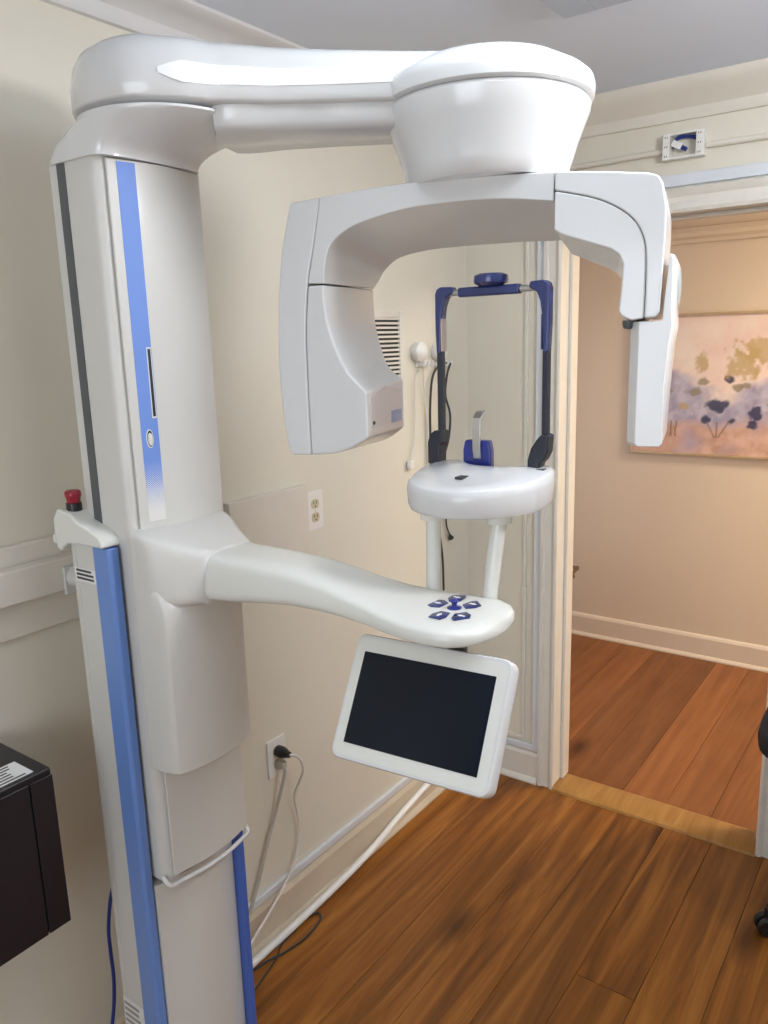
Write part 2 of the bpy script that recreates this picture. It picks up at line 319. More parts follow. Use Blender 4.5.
# strip curved on the panel
def curved(name, y0, y1, z0, z1, m, parent, t=.0008, n=6, zs=None, **k):
    yy = [y0+(y1-y0)*i/n for i in range(n+1)]
    return prism(name, [(front(y)+t, y, z0) for y in yy]+[(front(y)+.0001, y, z0) for y in reversed(yy)], (0, 0, z1-z0), m, parent, smooth=35, **k)
# blue stripe: fades out in a halftone at its foot (printed)
bs = bpy.data.materials.new('blue_stripe_print'); bs.use_nodes = True; nt = bs.node_tree; b = nt.nodes['Principled BSDF']; b.inputs['Roughness'].default_value = .55
tc = nt.nodes.new('ShaderNodeTexCoord'); sx = nt.nodes.new('ShaderNodeSeparateXYZ'); nt.links.new(tc.outputs['Object'], sx.inputs[0])
mr = nt.nodes.new('ShaderNodeMapRange'); mr.inputs['From Min'].default_value = .015; mr.inputs['From Max'].default_value = .11; nt.links.new(sx.outputs['Z'], mr.inputs[0])
def mth(op, a, b_=None):
    q = nt.nodes.new('ShaderNodeMath'); q.operation = op
    for k_, v_ in enumerate((a, b_)):
        if v_ is None: continue
        if isinstance(v_, (int, float)): q.inputs[k_].default_value = v_
        else: nt.links.new(v_, q.inputs[k_])
    return q.outputs[0]
K_ = 2*math.pi/.0036
dots = mth('ADD', mth('MULTIPLY', mth('MULTIPLY', mth('SINE', mth('MULTIPLY', sx.outputs['Y'], K_)), mth('SINE', mth('MULTIPLY', sx.outputs['Z'], K_))), .5), .5)
cmp_ = nt.nodes.new('ShaderNodeMath'); cmp_.operation = 'LESS_THAN'; nt.links.new(dots, cmp_.inputs[0]); nt.links.new(mr.outputs[0], cmp_.inputs[1])
mix = nt.nodes.new('ShaderNodeMix'); mix.data_type = 'RGBA'; mix.inputs['A'].default_value = (.74, .73, .70, 1); mix.inputs['B'].default_value = (.15, .27, .66, 1); nt.links.new(cmp_.outputs[0], mix.inputs['Factor']); nt.links.new(mix.outputs['Result'], b.inputs['Base Color'])
curved('blue_stripe', .866, .898, 1.378, 1.979, bs, tcb)['label'] = 'blue printed stripe fading into dots'
curved('card_slot_rim', .8885, .8965, 1.560, 1.682, LABELW, tcb, t=.0016)
curved('card_slot', .890, .895, 1.563, 1.679, BLACK, tcb, t=.0020, n=2)
def oval(y, z, a, b, n=20): return [(y+a*math.cos(2*math.pi*k/n), z+b*math.sin(2*math.pi*k/n)) for k in range(n)]
put('switch_rim', raw(*loftvf([[(front(y)+t, y, z) for y, z in oval(.880, 1.525, .0065, .0165)] for t in (.0005, .0022)])), LABELW, tcb)
put('switch_recess', raw(*loftvf([[(front(y)+t, y, z) for y, z in oval(.880, 1.525, .0052, .0145)] for t in (.0005, .0026)])), BLACK, tcb)
put('switch_button', raw(*loftvf([[(front(y)+t, y, z) for y, z in oval(.8795, 1.524, s*.0042, s*.012)] for t, s in ((.001, 1), (.0050, .9), (.0064, .5))])), IVORY, tcb)
# white bumper ring below the moving column
tube('bumper_ring', [(-1.165, .832, .672), (-1.150, .836, .656)]+[(front(y)+.001, y, .652) for y in ys[1::2]]+[(-1.150, 1.046, .656), (-1.158, 1.0475, .668)], .0048, WHITE, tcb, n=3, sides=10)
# --- shoulder cap on top of the column
PIV = Vector((-1.144, .97, 0)); NB = 64
def ring_circle(cx, cy, r, z, n=NB): return [Vector((cx+r*math.cos(2*math.pi*k/n), cy+r*math.sin(2*math.pi*k/n), z)) for k in range(n)]
def ring_super(cx, cy, a, b, p, z, n=NB):
    out = []
    for k in range(n):
        t = 2*math.pi*k/n; ct, st_ = math.cos(t), math.sin(t); out.append(Vector((cx+a*math.copysign(abs(ct)**(2/p), ct), cy+b*math.copysign(abs(st_)**(2/p), st_), z)))
    return out
base = ring_super(-1.214, .937, .080, .111, 6, 0); top = ring_circle(PIV.x, PIV.y, .143, 0)
rings = []
for z, s in ((1.984, 0), (1.990, .0), (1.998, .06), (2.007, .16), (2.016, .32), (2.026, .54), (2.034, .76), (2.040, .92), (2.044, 1.0), (2.048, 1.0)):
    rings.append([Vector((a.x*(1-s)+b.x*s, a.y*(1-s)+b.y*s, z)) for a, b in zip(base, top)])
loft('shoulder_cap', rings, WHITE, MX, smooth=50)
# --- swing arm
HUB = Vector((-.685, 1.263, 0)); ax = (HUB-PIV); LA = ax.length; ax.normalize(); nrm = Vector((ax.y, -ax.x, 0))
def wid(t):
    ks = [(0, .147), (.10, .136), (.24, .108), (.40, .092), (.55, .087), (.75, .086), (1, .092)]
    for (a, wa), (b, wb_) in zip(ks, ks[1:]):
        if t <= b: u = (t-a)/(b-a); u = u*u*(3-2*u); return wa+(wb_-wa)*u
    return ks[-1][1]
def arm_ring(z, inset, zt=0, trim=0):
    out = []; r0 = .147-inset
    for k in range(17):
        a = math.pi/2+math.pi*k/16
        out.append(PIV+ax*(r0*math.cos(a))+nrm*(-r0*math.sin(a))*-1)
    a1 = [PIV+ax*(LA*t)+nrm*(-(wid(t)-inset)) for t in [i/20 for i in range(1, 20)]]
    b1 = [PIV+ax*(LA*t)+nrm*(wid(t)-inset) for t in [i/20 for i in range(1, 20)]]
    # out runs from +nrm side round the back to -nrm side
    loop = out+a1+list(reversed(b1))
    res = []
    for p in loop:
        t = max(0, min(1, (p-PIV).dot(ax)/LA)); res.append(Vector((p.x, p.y, z+zt*t)))
    return res
arm_levels = [(2.056, .004, -.006), (2.060, .0, -.006), (2.095, .001, -.012), (2.122, .006, -.022), (2.142, .018, -.028), (2.156, .040, -.032), (2.164, .070, -.034)]
sa = loft('swing_arm', [arm_ring(z, i, zt) for z, i, zt in arm_levels], WHITE, MX, smooth=50)
def under_ring(z, ins_):
    out = []
    for sgn in (1, -1):
        for i in range(25):
            t = .16+.82*(i/24 if sgn > 0 else 1-i/24)
            q_ = min(1, (t-.16)/.07); q_ = math.sqrt(max(0, 1-(1-q_)**2))
            p = PIV+ax*(LA*t)+nrm*sgn*max(.002, (wid(t)-.014-ins_)*q_); out.append(Vector((p.x, p.y, z)))
    return out
loft('arm_underside', [under_ring(z, i) for z, i in ((2.018, .014), (2.021, .008), (2.028, .002), (2.0535, 0))], WHITE, sa, smooth=50)
# plain white name plate along the arm's side
t0, t1 = .07, .93
NPTS = 26; top_e, bot_e = [], []
for k in range(NPTS+1):
    u = k/NPTS; t = t0+(t1-t0)*u
    h = .5*(1-u*.62); zc = 2.094-.012*u
    if u < .07: h *= (.25+.75*u/.07)
    p = PIV+ax*(LA*t)+nrm*(wid(t)+.0008)
    top_e.append(Vector((p.x, p.y, zc+.030*h))); bot_e.append(Vector((p.x, p.y, zc-.034*h)))
o3 = nrm*-.003
V, Fs = loftvf([[a, b, b+o3, a+o3] for a, b in zip(top_e, bot_e)])
put('name_plate', raw(V, Fs), mat('plate_white', (.93, .93, .92), .3), sa, smooth=40)['label'] = 'plain white plate strip along the arm side'
# --- hub
hb = lathe('rotation_hub', [(0, 1.930), (.128, 1.930), (.134, 1.936), (.1395, 1.955), (.149, 1.985), (.160, 2.014), (.168, 2.034), (.170, 2.046), (.166, 2.0515), (0, 2.0515)], HUB, WHITE, MX, seg=72, smooth=40)
lathe('hub_cover', [(0, 2.053), (.171, 2.053), (.175, 2.056), (.176, 2.072), (.173, 2.083), (.162, 2.092), (.125, 2.112), (.084, 2.124), (.04, 2.130), (0, 2.131)], HUB, WHITE, hb, seg=72, smooth=40)
# --- C-arm
PH = math.radians(14); cu = Vector((math.cos(PH), math.sin(PH), 0)); cn = Vector((-math.sin(PH), math.cos(PH), 0)); CAX = Vector((-.68, 1.267, 0))
def cp(u, z, off): p = CAX+cu*u+cn*off; return Vector((p.x, p.y, z))
def crv(p, n=5): return [(v.x, v.y) for v in crom([(a, b, 0) for a, b in p], n)]
ON, OF = -.095, .095
def contour_solid(name, near, far, m, parent, on=ON, of=OF, bevel=.008, seg=3, **k):
    a = [cp(u, z, on) for u, z in near]; b = [cp(u, z, of) for u, z in far]
    return loft(name, [a, b], m, parent, bevel=bevel, seg=seg, **k)
topl = [(.1245, 1.926), (.024, 1.931), (-.098, 1.933), (-.17, 1.931), (-.2745, 1.925)]
in_near = [(-.274, 1.782), (-.271, 1.812), (-.258, 1.846), (-.226, 1.869), (-.178, 1.883), (-.099, 1.895), (.022, 1.896), (.1245, 1.884)]
in_far = [(-.256, 1.782), (-.246, 1.795), (-.232, 1.815), (-.200, 1.836), (-.140, 1.846), (-.07, 1.848), (.022, 1.848), (.1245, 1.845)]
seamL = [(-.2745, 1.925), (-.290, 1.85), (-.3055, 1.7835)]
nearc = crv(topl, 4)+crv(seamL, 4)[1:]+crv(in_near, 5)
farc = crv(topl, 4)+crv(seamL, 4)[1:]+crv(in_far, 5)
ca = contour_solid('c_arm', nearc, farc, WHITE, MX, bevel=.0035, seg=2, blim=35)
ca['label'] = 'glossy white curved rotating C-arm'
# tube head
in2n = [(-.199, 1.592), (-.222, 1.615), (-.239, 1.635), (-.265, 1.693), (-.274, 1.745), (-.2745, 1.780)]
in2f = [(-.199, 1.606), (-.222, 1.624), (-.235, 1.644), (-.250, 1.695), (-.256, 1.740), (-.2565, 1.780)]
outl = [(-.3058, 1.780), (-.3135, 1.704), (-.3155, 1.60), (-.3145, 1.478)]
bot = [(-.3145, 1.478), (-.266, 1.482), (-.230, 1.494), (-.199, 1.512)]
botf = [(-.3145, 1.474), (-.266, 1.478), (-.230, 1.490), (-.199, 1.512)]
thd = contour_solid('tube_head', crv(outl, 4)+crv(bot, 4)[1:]+crv(in2n, 5), crv(outl, 4)+crv(botf, 4)[1:]+crv(in2f, 5), WHITE, MX, on=-.095, of=.092, bevel=.004, seg=2, blim=35)
thd['label'] = 'white x-ray tube head on the left end'
covo = [(-.3335, 1.921), (-.348, 1.87), (-.358, 1.827), (-.368, 1.749), (-.373, 1.66), (-.373, 1.598), (-.368, 1.53), (-.361, 1.484)]
covi = [(-.3150, 1.478), (-.3160, 1.60), (-.3140, 1.704), (-.3061, 1.782), (-.2905, 1.85), (-.2750, 1.9248)]
cc = crv(covo, 4)+[(-.356, 1.477)]+crv(covi, 4)
contour_solid('outer_cover', cc, cc, WHITE, ca, on=-.0945, of=.093, bevel=.004, seg=2, blim=35)
# collimator face details (on the face towards the patient)
def cface(name, offs, zs, u, m, parent, t=.0012):
    pts = [cp(u, z, o) for o, z in zip(offs, zs)]; return prism(name, pts, cu*t, m, parent, bevel=0)
cface('collimator_window', (-.075, .078, .078, .0, -.075), (1.527, 1.527, 1.588, 1.598, 1.582), -.1992, mat('collimator_grey', (.62, .60, .60), .25, coat=.3, var=.01), thd)
cface('blue_label', (.02, .072, .072, .02), (1.528, 1.528, 1.550, 1.550), -.1983, mat('pale_blue_label', (.30, .36, .55), .4, var=.03), thd)
q = cp(-.1985, 1.536, -.070); lathe('sensor_eye', [(0, 0), (.0035, 0), (.0035, .002), (0, .002)], q, BLACK, thd, seg=14, axis='x')
# sensor side of the C-arm
so = [(.1265, 1.9265), (.20, 1.919), (.262, 1.911), (.277, 1.906), (.284, 1.894), (.290, 1.862), (.2905, 1.83), (.289, 1.783), (.2865, 1.712), (.281, 1.703), (.2645, 1.7025)]
si = [(.2645, 1.7025), (.2645, 1.784), (.258, 1.824), (.236, 1.855), (.190, 1.881), (.1265, 1.898)]
sb = so+crv(si, 4)[1:]
hs_ = contour_solid('sensor_arm', sb, sb, WHITE, MX, on=-.101, of=.075, bevel=.0035, seg=2, blim=35)
hs_['label'] = 'white downward bent arm on the right end'
si2 = [(.1265, 1.8975), (.1898, 1.8805), (.2357, 1.8545), (.2576, 1.8237), (.264, 1.784), (.264, 1.7025)]
sl = [(.246, 1.700), (.231, 1.707), (.2265, 1.716), (.230, 1.753), (.231, 1.784), (.225, 1.798), (.212, 1.807), (.175, 1.820), (.138, 1.833), (.1265, 1.841)]
slf = [(.246, 1.697), (.226, 1.700), (.218, 1.712), (.216, 1.745), (.214, 1.770), (.205, 1.783), (.19, 1.792), (.165, 1.803), (.138, 1.815), (.1265, 1.820)]
contour_solid('inner_cover', crv(si2, 4)+sl, crv(si2, 4)+slf, WHITE, hs_, on=-.1003, of=.073, bevel=.003, seg=2, blim=35)
q = cp(.240, 1.695, -.07); lathe('detector_foot', [(0, -.008), (.008, -.006), (.010, 0), (.010, .006), (0, .006)], q, GROOVE, hs_, seg=16)
# sensor head
sn = [(.243, 1.6985), (.243, 1.511), (.247, 1.506), (.294, 1.506), (.298, 1.511), (.3015, 1.60), (.305, 1.66), (.3095, 1.690), (.3075, 1.717), (.3075, 1.788), (.303, 1.796), (.297, 1.793), (.2925, 1.73), (.2905, 1.6985)]
def ins(p, du):  # slimmer front face
    return [(u+(du if u < .25 else 0)-(du*.35 if u > .3 else 0), z) for u, z in p]
rg = [[cp(u, z, -.096) for u, z in ins(sn, .014)], [cp(u, z, -.070) for u, z in sn], [cp(u, z, .06) for u, z in sn]]
sh = loft('sensor_head', rg, WHITE, MX, bevel=.003, seg=2, blim=20); sh['label'] = 'flat white detector head hanging on the right'
V, Fs = lathevf([(0, -.005), (.020, -.004), (.034, -.0015), (.036, 0), (0, 0)], (0, 0, 0), 28)
mm = Matrix.Translation(cp(.3075, 1.752, .02)) @ Matrix.Rotation(PH, 4, 'Z') @ Matrix.Rotation(math.radians(-90), 4, 'Y')
me = raw([mm @ Vector(v) for v in V], Fs); put('sensor_knob', me, LENS, sh)['label'] = 'round grey knob on the outer side'
# --- carriage with support arm
def sect(x, y0, y1, z0, z1, p=5, n=40, tl=0):
    cy, cz, a, b_ = (y0+y1)/2, (z0+z1)/2, (y1-y0)/2, (z1-z0)/2; out = []
    for k in range(n):
        t = 2*math.pi*k/n; ct, s_ = math.cos(t), math.sin(t)
        zz = math.copysign(abs(s_)**(2/p), s_)
        yy = math.copysign(abs(ct)**(2/p), ct)*(1-tl*(zz+1)/2)
        out.append(Vector((x, cy+a*yy, cz+b_*zz)))
    return out
cvr = [(.905, 0), (1.20, 0), (1.30, 0)]
cy = [(.838+(1.022-.838)*k/12) for k in range(13)]
pl_ = [(-1.16, .826), (-1.135, .828), (-1.105, .835), (-1.094, .840)]+[(-1.092+.014*math.sin(math.pi*(y-.838)/.184), y) for y in cy[1:-1]]+[(-1.094, 1.022), (-1.105, 1.032), (-1.135, 1.045), (-1.16, 1.0465)]
cr = loft('carriage_cover', [[Vector((-1.16+(x+1.16)*k_, y, z)) for x, y in pl_] for z, k_ in ((.908, 1), (1.20, 1), (1.222, .985), (1.236, .93), (1.250, .84), (1.270, .70), (1.295, .56), (1.325, .44), (1.345, .37), (1.360, .30))], WHITEC, MX, smooth=35, bevel=.006, blim=40)
loft('arm_shoulder', [sect(-1.160, .829, 1.0465, 1.230, 1.368, 14), sect(-1.140, .829, 1.046, 1.228, 1.365, 14), sect(-1.120, .833, 1.045, 1.226, 1.357, 10, tl=.02), sect(-1.100, .844, 1.043, 1.225, 1.347, 7, tl=.06), sect(-1.082, .860, 1.041, 1.225, 1.338, 6, tl=.10), sect(-1.066, .878, 1.039, 1.225, 1.330, 5, tl=.12), sect(-1.054, .888, 1.037, 1.226, 1.325, 5, tl=.14)], WHITEC, cr, smooth=60)
sec = [(-1.075, .968, .072, 1.320, 1.229, 4.5, .16), (-1.0, .971, .074, 1.320, 1.236, 4.5, .18), (-.93, .975, .074, 1.318, 1.245, 4.2, .2), (-.87, .980, .073, 1.314, 1.250, 4, .2), (-.81, .985, .072, 1.304, 1.250, 4, .2), (-.765, .990, .072, 1.292, 1.247, 4, .16), (-.72, .997, .076, 1.281, 1.242, 4, .10), (-.68, 1.003, .086, 1.274, 1.238, 4, .06), (-.64, 1.007, .095, 1.271, 1.236, 4, .04), (-.60, 1.008, .098, 1.271, 1.235, 4, .04), (-.568, 1.009, .093, 1.271, 1.236, 4, .04), (-.545, 1.010, .080, 1.270, 1.238, 3.5, .04), (-.531, 1.010, .062, 1.268, 1.241, 3, .04), (-.523, 1.010, .040, 1.264, 1.245, 3, .04)]
sarm = loft('support_arm', [sect(x, yc-w_, yc+w_, zb, zt, p, tl=tl) for x, yc, w_, zt, zb, p, tl in sec], IVORY, MX, smooth=60)
sarm['label'] = 'long white patient support arm with rounded console end'
# console keys
kc = Vector((-.604, 1.008, 1.2712))
for dx, dy in ((-.032, .003), (-.020, .042), (.018, .026), (-.001, -.043), (.030, -.030)):
    d = Vector((dx, dy, 0)); ctr = kc+d
    sh5 = [(-.0105, .0095), (.0105, .0095), (.013, .0), (.008, -.0125), (-.008, -.0125), (-.013, .0)]
    dn = d.normalized(); tn = Vector((-dn.y, dn.x, 0))
    ring = [ctr+Vector((q.x, q.y*1.45, 0)) for q in [tn*u+dn*v for u, v in sh5]]
    up = Vector((0, 0, 1))
    V, Fs = loftvf([[p for p in ring], [p+up*.0012 for p in ring], [ctr+(p-ctr)*.86+up*.0018 for p in ring]])
    arrow = [(-.0042, .000), (0, .0075), (.0042, .000), (.002, .000), (.002, -.006), (-.002, -.006), (-.002, .000)]
    ra = random.choice((0, 1, 2, 3))*math.pi/2
    ar = [ctr+up*.0019+Vector((u*math.cos(ra)-v*math.sin(ra), u*math.sin(ra)+v*math.cos(ra), 0)) for u, v in arrow]
    V2, F2 = loftvf([ar, [p+up*.0004 for p in ar]])
    me = raw(*join_raw([(V, Fs), (V2, F2)]))
    ko = put('key', me, [NAVY, LABELW], sarm, smooth=30)
    for p in ko.data.polygons:
        if min(ko.data.vertices[i].co.z for i in p.vertices) > .00185: p.material_index = 1
lathe('joystick', [(0, 0), (.0115, 0), (.0115, .0015), (.009, .003), (.004, .004), (.004, .008), (.006, .010), (.0065, .0125), (.004, .015), (0, .0155)], kc+Vector((0, 0, -.0005)), BITE, sarm, seg=24)
# support posts
tube('support_post', [(-.686, 1.078, 1.262), (-.686, 1.080, 1.32), (-.687, 1.082, 1.408)], .0125, IVORY, MX, n=1, sides=20)
tube('support_post', [(-.588, 1.092, 1.262), (-.577, 1.109, 1.408)], .0125, IVORY, MX, n=1, sides=20)
# chin table
tp = [(-.757, 1.105), (-.742, 1.070), (-.705, 1.042), (-.655, 1.028), (-.605, 1.032), (-.555, 1.058), (-.520, 1.095), (-.503, 1.140), (-.505, 1.190), (-.518, 1.222), (-.548, 1.224), (-.575, 1.208), (-.610, 1.196), (-.650, 1.192), (-.690, 1.198), (-.716, 1.214), (-.742, 1.222), (-.766, 1.205), (-.773, 1.165), (-.768, 1.130)]
tp = [(-.637+(v.x+.635)*.875, v.y) for v in crom([(a, b, 0) for a, b in tp], 4, True)]
cxy = (-.635, 1.13)
def trg(s, z0, tilt): return [Vector((cxy[0]+(x-cxy[0])*s, cxy[1]+(y-cxy[1])*s, z0+(y-1.03)*tilt)) for x, y in tp]
tbl = loft('chin_table', [trg(.86, 1.403, .02), trg(.955, 1.406, .02), trg(.985, 1.413, .03), trg(1.0, 1.436, .08), trg(.985, 1.447, .09), trg(.94, 1.4505, .095), trg(.5, 1.4505, .095)], WHITE, MX, smooth=50)
tbl['label'] = 'curved white patient table on two posts'
for x, y, a in ((-.650, 1.112, 10), (-.545, 1.195, 5)):
    z = 1.4505+(y-1.03)*.095; box('table_slot', (x-.007, y-.010, z-.002), (x+.007, y+.010, z+.0012), GAP, tbl, bevel=0)
for px, py in ((-.687, 1.082), (-.579, 1.109)): lathe('post_collar', [(0, 1.390), (.020, 1.390), (.021, 1.394), (.021, 1.408), (0, 1.408)], (px, py, 0), IVORY, tbl, seg=28)
# chin rest block + bite holder
YQ = 1.215
cb = loft('chin_rest', [[Vector((x, y, z)) for x, y in ((-.704-e, YQ-.006), (-.648+e, YQ-.006), (-.651+e, YQ+.014), (-.704-e, YQ+.014))] for z, e in ((1.440, .0), (1.488, 0), (1.506, -.004))], BITE, MX, bevel=.004)
cb['label'] = 'dark blue chin rest block'
bh = [(YQ-.008, 1.474), (YQ-.012, 1.49), (YQ-.012, 1.533), (YQ-.010, 1.546), (YQ+.000, 1.555), (YQ+.010, 1.557), (YQ+.010, 1.554), (YQ+.002, 1.551), (YQ-.006, 1.543), (YQ-.008, 1.530), (YQ-.008, 1.50), (YQ-.006, 1.474)]
prism('bite_holder', [(-.681, y, z) for y, z in bh], (.0155, 0, 0), STEEL, cb, bevel=.001)['label'] = 'bent steel bite holder'
# head support frame
YS = 1.205
hd = box('head_support_bar', (-.706, YS-.008, 1.749), (-.590, YS+.008, 1.765), NAVY, MX, bevel=.004)
hd['label'] = 'navy blue top bar of the head support'
tube('slide_rod', [(-.735, YS, 1.757), (-.565, YS, 1.757)], .0055, STEEL, hd, n=1, sides=12)
lathe('adjusting_knob', [(0, 1.7645), (.020, 1.7645), (.024, 1.767), (.028, 1.769), (.029, 1.773), (.028, 1.781), (.022, 1.784), (0, 1.785)], (-.645, YS, 0), NAVY, hd, seg=28)
for s in (-1, 1):
    X = -.750 if s < 0 else -.5375
    I = -s
    pr = [(0, 1.756), (.003, 1.764), (.010, 1.768), (.034, 1.767), (.036, 1.757), (.022, 1.750), (.016, 1.735), (.0125, 1.712), (.010, 1.655), (.002, 1.655), (.000, 1.70)]
    tb = prism('temple_support', [(X+I*a, YS-.009, z) for a, z in pr], (0, .018, 0), NAVY, MX, bevel=.003, smooth=40)
    box('stem', (min(X+I*.001, X+I*.012), YS-.006, 1.515), (max(X+I*.001, X+I*.012), YS+.006, 1.66), NAVYD, tb, bevel=.002)
    lw = [(.013, 1.522), (.013, 1.500), (.009, 1.497), (.007, 1.462), (-.017, 1.462), (-.017, 1.500), (-.012, 1.515), (-.003, 1.522)] if s < 0 else [(-.004, 1.524), (-.002, 1.495), (.004, 1.482), (.012, 1.474), (.012, 1.458), (.034, 1.458), (.034, 1.480), (.028, 1.500), (.018, 1.515), (.010, 1.524)]
    prism('foot_bracket', [(X+I*a, YS-.013, z) for a, z in lw], (0, .026, 0), NAVYD, tb, bevel=.004, smooth=40)
    box('inner_face', (min(X+I*.0112, X+I*.0135), YS-.008, 1.66), (max(X+I*.0112, X+I*.0135), YS+.008, 1.715), mat('pink_reflection', (.55, .45, .42), .5) if s < 0 else NAVY, tb, bevel=0)  # thin strip on the inner face; left one painted pink as a reflection
# --- touchscreen monitor
MC = Vector((-.612, .911, 1.137)); ex = Vector((.9977, .0651, .0176)); en = Vector((-.047, .859, -.5097)); ez = Vector((-.0484, .5077, .8602))
def mp_(a, d, h): return MC+ex*a+en*d+ez*h
def rr2(w_, h_, r, cx=0, cz=0, n=5):
    out = []
    for sx_, sz_, a0 in ((1, 1, 0), (-1, 1, 90), (-1, -1, 180), (1, -1, 270)):
        for k in range(n+1): a = math.radians(a0+90*k/n); out.append((cx+sx_*(w_/2-r)+r*math.cos(a), cz+sz_*(h_/2-r)+r*math.sin(a)))
    return out
def mring(w_, h_, r, d, cx=.001, cz=.001): return [mp_(a, d, h) for a, h in rr2(w_, h_, r, cx, cz)]
mo = loft('touchscreen_monitor', [mring(.266, .192, .014, 0), mring(.270, .196, .016, .003), mring(.270, .196, .016, .026), mring(.245, .172, .014, .034), mring(.15, .10, .02, .038)], WHITE, MX, smooth=35)
mo['label'] = 'white framed touchscreen hanging tilted below the console'
loft('bezel', [mring(.258, .184, .012, -.0004), mring(.258, .184, .012, .001)], IVORY, mo, smooth=35)
loft('screen', [[mp_(a, d, h) for a, h in ((-.114, -.0715), (.114, -.0715), (.114, .0715), (-.114, .0715))] for d in (-.0009, .0004)], SCREEN, mo, smooth=0)['label'] = 'dark switched-off display'
tube('monitor_mount', [mp_(.02, .038, 0), mp_(.02, .075, .03), (-.595, 1.0, 1.20), (-.595, 1.005, 1.236)], .016, GROOVE, mo, n=4, sides=14)
# ------------------------------------------------------------------ things on the left wall
pc = empty('desktop_computer', (-1.36, .50, .63), 'black computer case mounted on the wall at the left edge', 'computer')
bx0, bx1, by0, by1, bz0, bz1 = XA, -1.25, .22, .684, .638, .952
box('case', (bx0, by0, bz0), (bx1-.004, by1, bz1), PCM, pc, bevel=.003)
box('side_panel', (bx1-.0035, by0+.004, bz0), (bx1, by1-.045, bz1-.012), PCM, pc, bevel=.0015)
box('side_panel', (bx1-.0035, by1-.043, bz0), (bx1, by1, bz1-.012), PCM, pc, bevel=.0015)
lb = box('paper_label', (-1.328, .56, bz1), (-1.265, .658, bz1+.0006), LABELW, pc, bevel=0)
for k in range(6): box('label_print', (-1.322+.0098*k, .57, bz1+.0006), (-1.318+.0098*k, .655-random.uniform(0, .03), bz1+.0010), INK, lb, bevel=0)
# access board
box('wall_board', (XA, 1.333, 1.097), (XA+.022, 1.632, 1.296), TRIMA, bevel=.003)
props(bpy.data.objects['wall_board'], 'painted rectangular board on the wall behind the column', 'board')
# outlets
def outlet(y0, y1, z0, z1, label):
    e = empty('wall_outlet', (XA, (y0+y1)/2, z0), label, 'outlet', 'wall outlets')
    box('cover_plate', (XA, y0, z0), (XA+.006, y1, z1), PLATE, e, bevel=.002)
    ym, zm = (y0+y1)/2, (z0+z1)/2
    for dz in (-.0195, .0195):
        s = put('socket', raw(*loftvf([[(XA+t, ym+.0165*math.cos(2*math.pi*k/20), zm+dz+max(-.0135, min(.0135, .0165*math.sin(2*math.pi*k/20)))) for k in range(20)] for t in (.005, .0072)])), BEIGE, e, smooth=30)
        for dy in (-.006, .006): box('slot', (XA+.0070, ym+dy-.0012, zm+dz), (XA+.0076, ym+dy+.0012, zm+dz+.0075), BLACK, s, bevel=0)
        lathe('slot', [(0, .0070), (.0025, .0070), (.0025, .0076), (0, .0076)], (XA, ym, zm+dz-.0065), BLACK, s, seg=12, axis='x')
    lathe('screw', [(0, .0055), (.003, .0055), (.0025, .007), (0, .0073)], (XA, ym, zm), STEEL, e, seg=12, axis='x')
outlet(1.640, 1.712, 1.155, 1.268, 'white plate with two tan sockets, nothing plugged in, right of the wall board')
outlet(1.426, 1.499, .482, .596, 'low wall outlet with a black plug and a pale plug in it')
# plugs and their cords
oy, oz = 1.4625, .539
bpg = empty('power_plug', (XA, oy, oz), 'black plug with a thin white cord looping down to the baseboard', 'plug')
lathe('plug_body', [(0, .0076), (.015, .0076), (.0165, .012), (.0165, .028), (.013, .040), (.009, .050), (.009, .054), (0, .054)], (XA, oy, oz+.0195), BLACK, bpg, seg=20, axis='x')
tube('cord', [(XA+.052, oy+.002, oz+.018), (XA+.070, oy+.022, oz+.005), (XA+.062, oy+.042, oz-.05), (XA+.030, oy+.036, oz-.13), (XA+.018, oy+.055, oz-.20), (XA+.020, oy+.060, oz-.27), (XA+.030, oy+.022, oz-.34), (XA+.036, oy-.06, oz-.40), (XA+.05, oy-.16, oz-.44), (XA+.06, oy-.25, oz-.48)], .0042, CORDW, bpg, n=8)
gpg = empty('power_plug', (XA, oy, oz), 'pale plug with a grey cord hanging behind the column', 'plug')
loft('plug_body', [[Vector((XA+x, oy+y, oz-.0195+z)) for y, z in ((-s*.011, -s*.010), (s*.011, -s*.010), (s*.011, s*.010), (-s*.011, s*.010))] for x, s in ((.0076, 1.1), (.020, 1.1), (.034, .8))], CORDG, gpg, bevel=.002)
tube('cord', [(XA+.030, oy, oz-.022), (XA+.034, oy-.004, oz-.045), (XA+.025, oy-.016, oz-.10), (XA+.018, oy-.036, oz-.16), (XA+.016, oy-.070, oz-.23), (XA+.016, oy-.11, oz-.32), (XA+.02, oy-.16, oz-.40)], [.006]*4+[.0045]*33 if False else .0048, CORDG, gpg, n=6)
# wall vent (louvre)
vt = empty('wall_vent', (XA, 2.03, 1.44), 'white slotted air vent on the wall beside the tube head', 'vent')
vy0, vy1, vz0, vz1 = 1.925, 2.152, 1.452, 1.772
for lo, hi in (((XA, vy0, vz0), (XA+.008, vy0+.03, vz1)), ((XA, vy1-.03, vz0), (XA+.008, vy1, vz1)), ((XA, vy0+.03, vz0), (XA+.008, vy1-.03, vz0+.02)), ((XA, vy0+.03, vz1-.02), (XA+.008, vy1-.03, vz1))): box('vent_frame', lo, hi, TRIM, vt, bevel=.0015)
box('vent_back', (XA, vy0+.03, vz0+.02), (XA+.0008, vy1-.03, vz1-.02), GAP, vt, bevel=0)
k = 0
z = vz1-.020
while z > vz0+.03:
    box('slat', (XA+.001, vy0+.03, z-.0072), (XA+.0075, vy1-.03, z), TRIM, vt, bevel=.001); z -= .0137
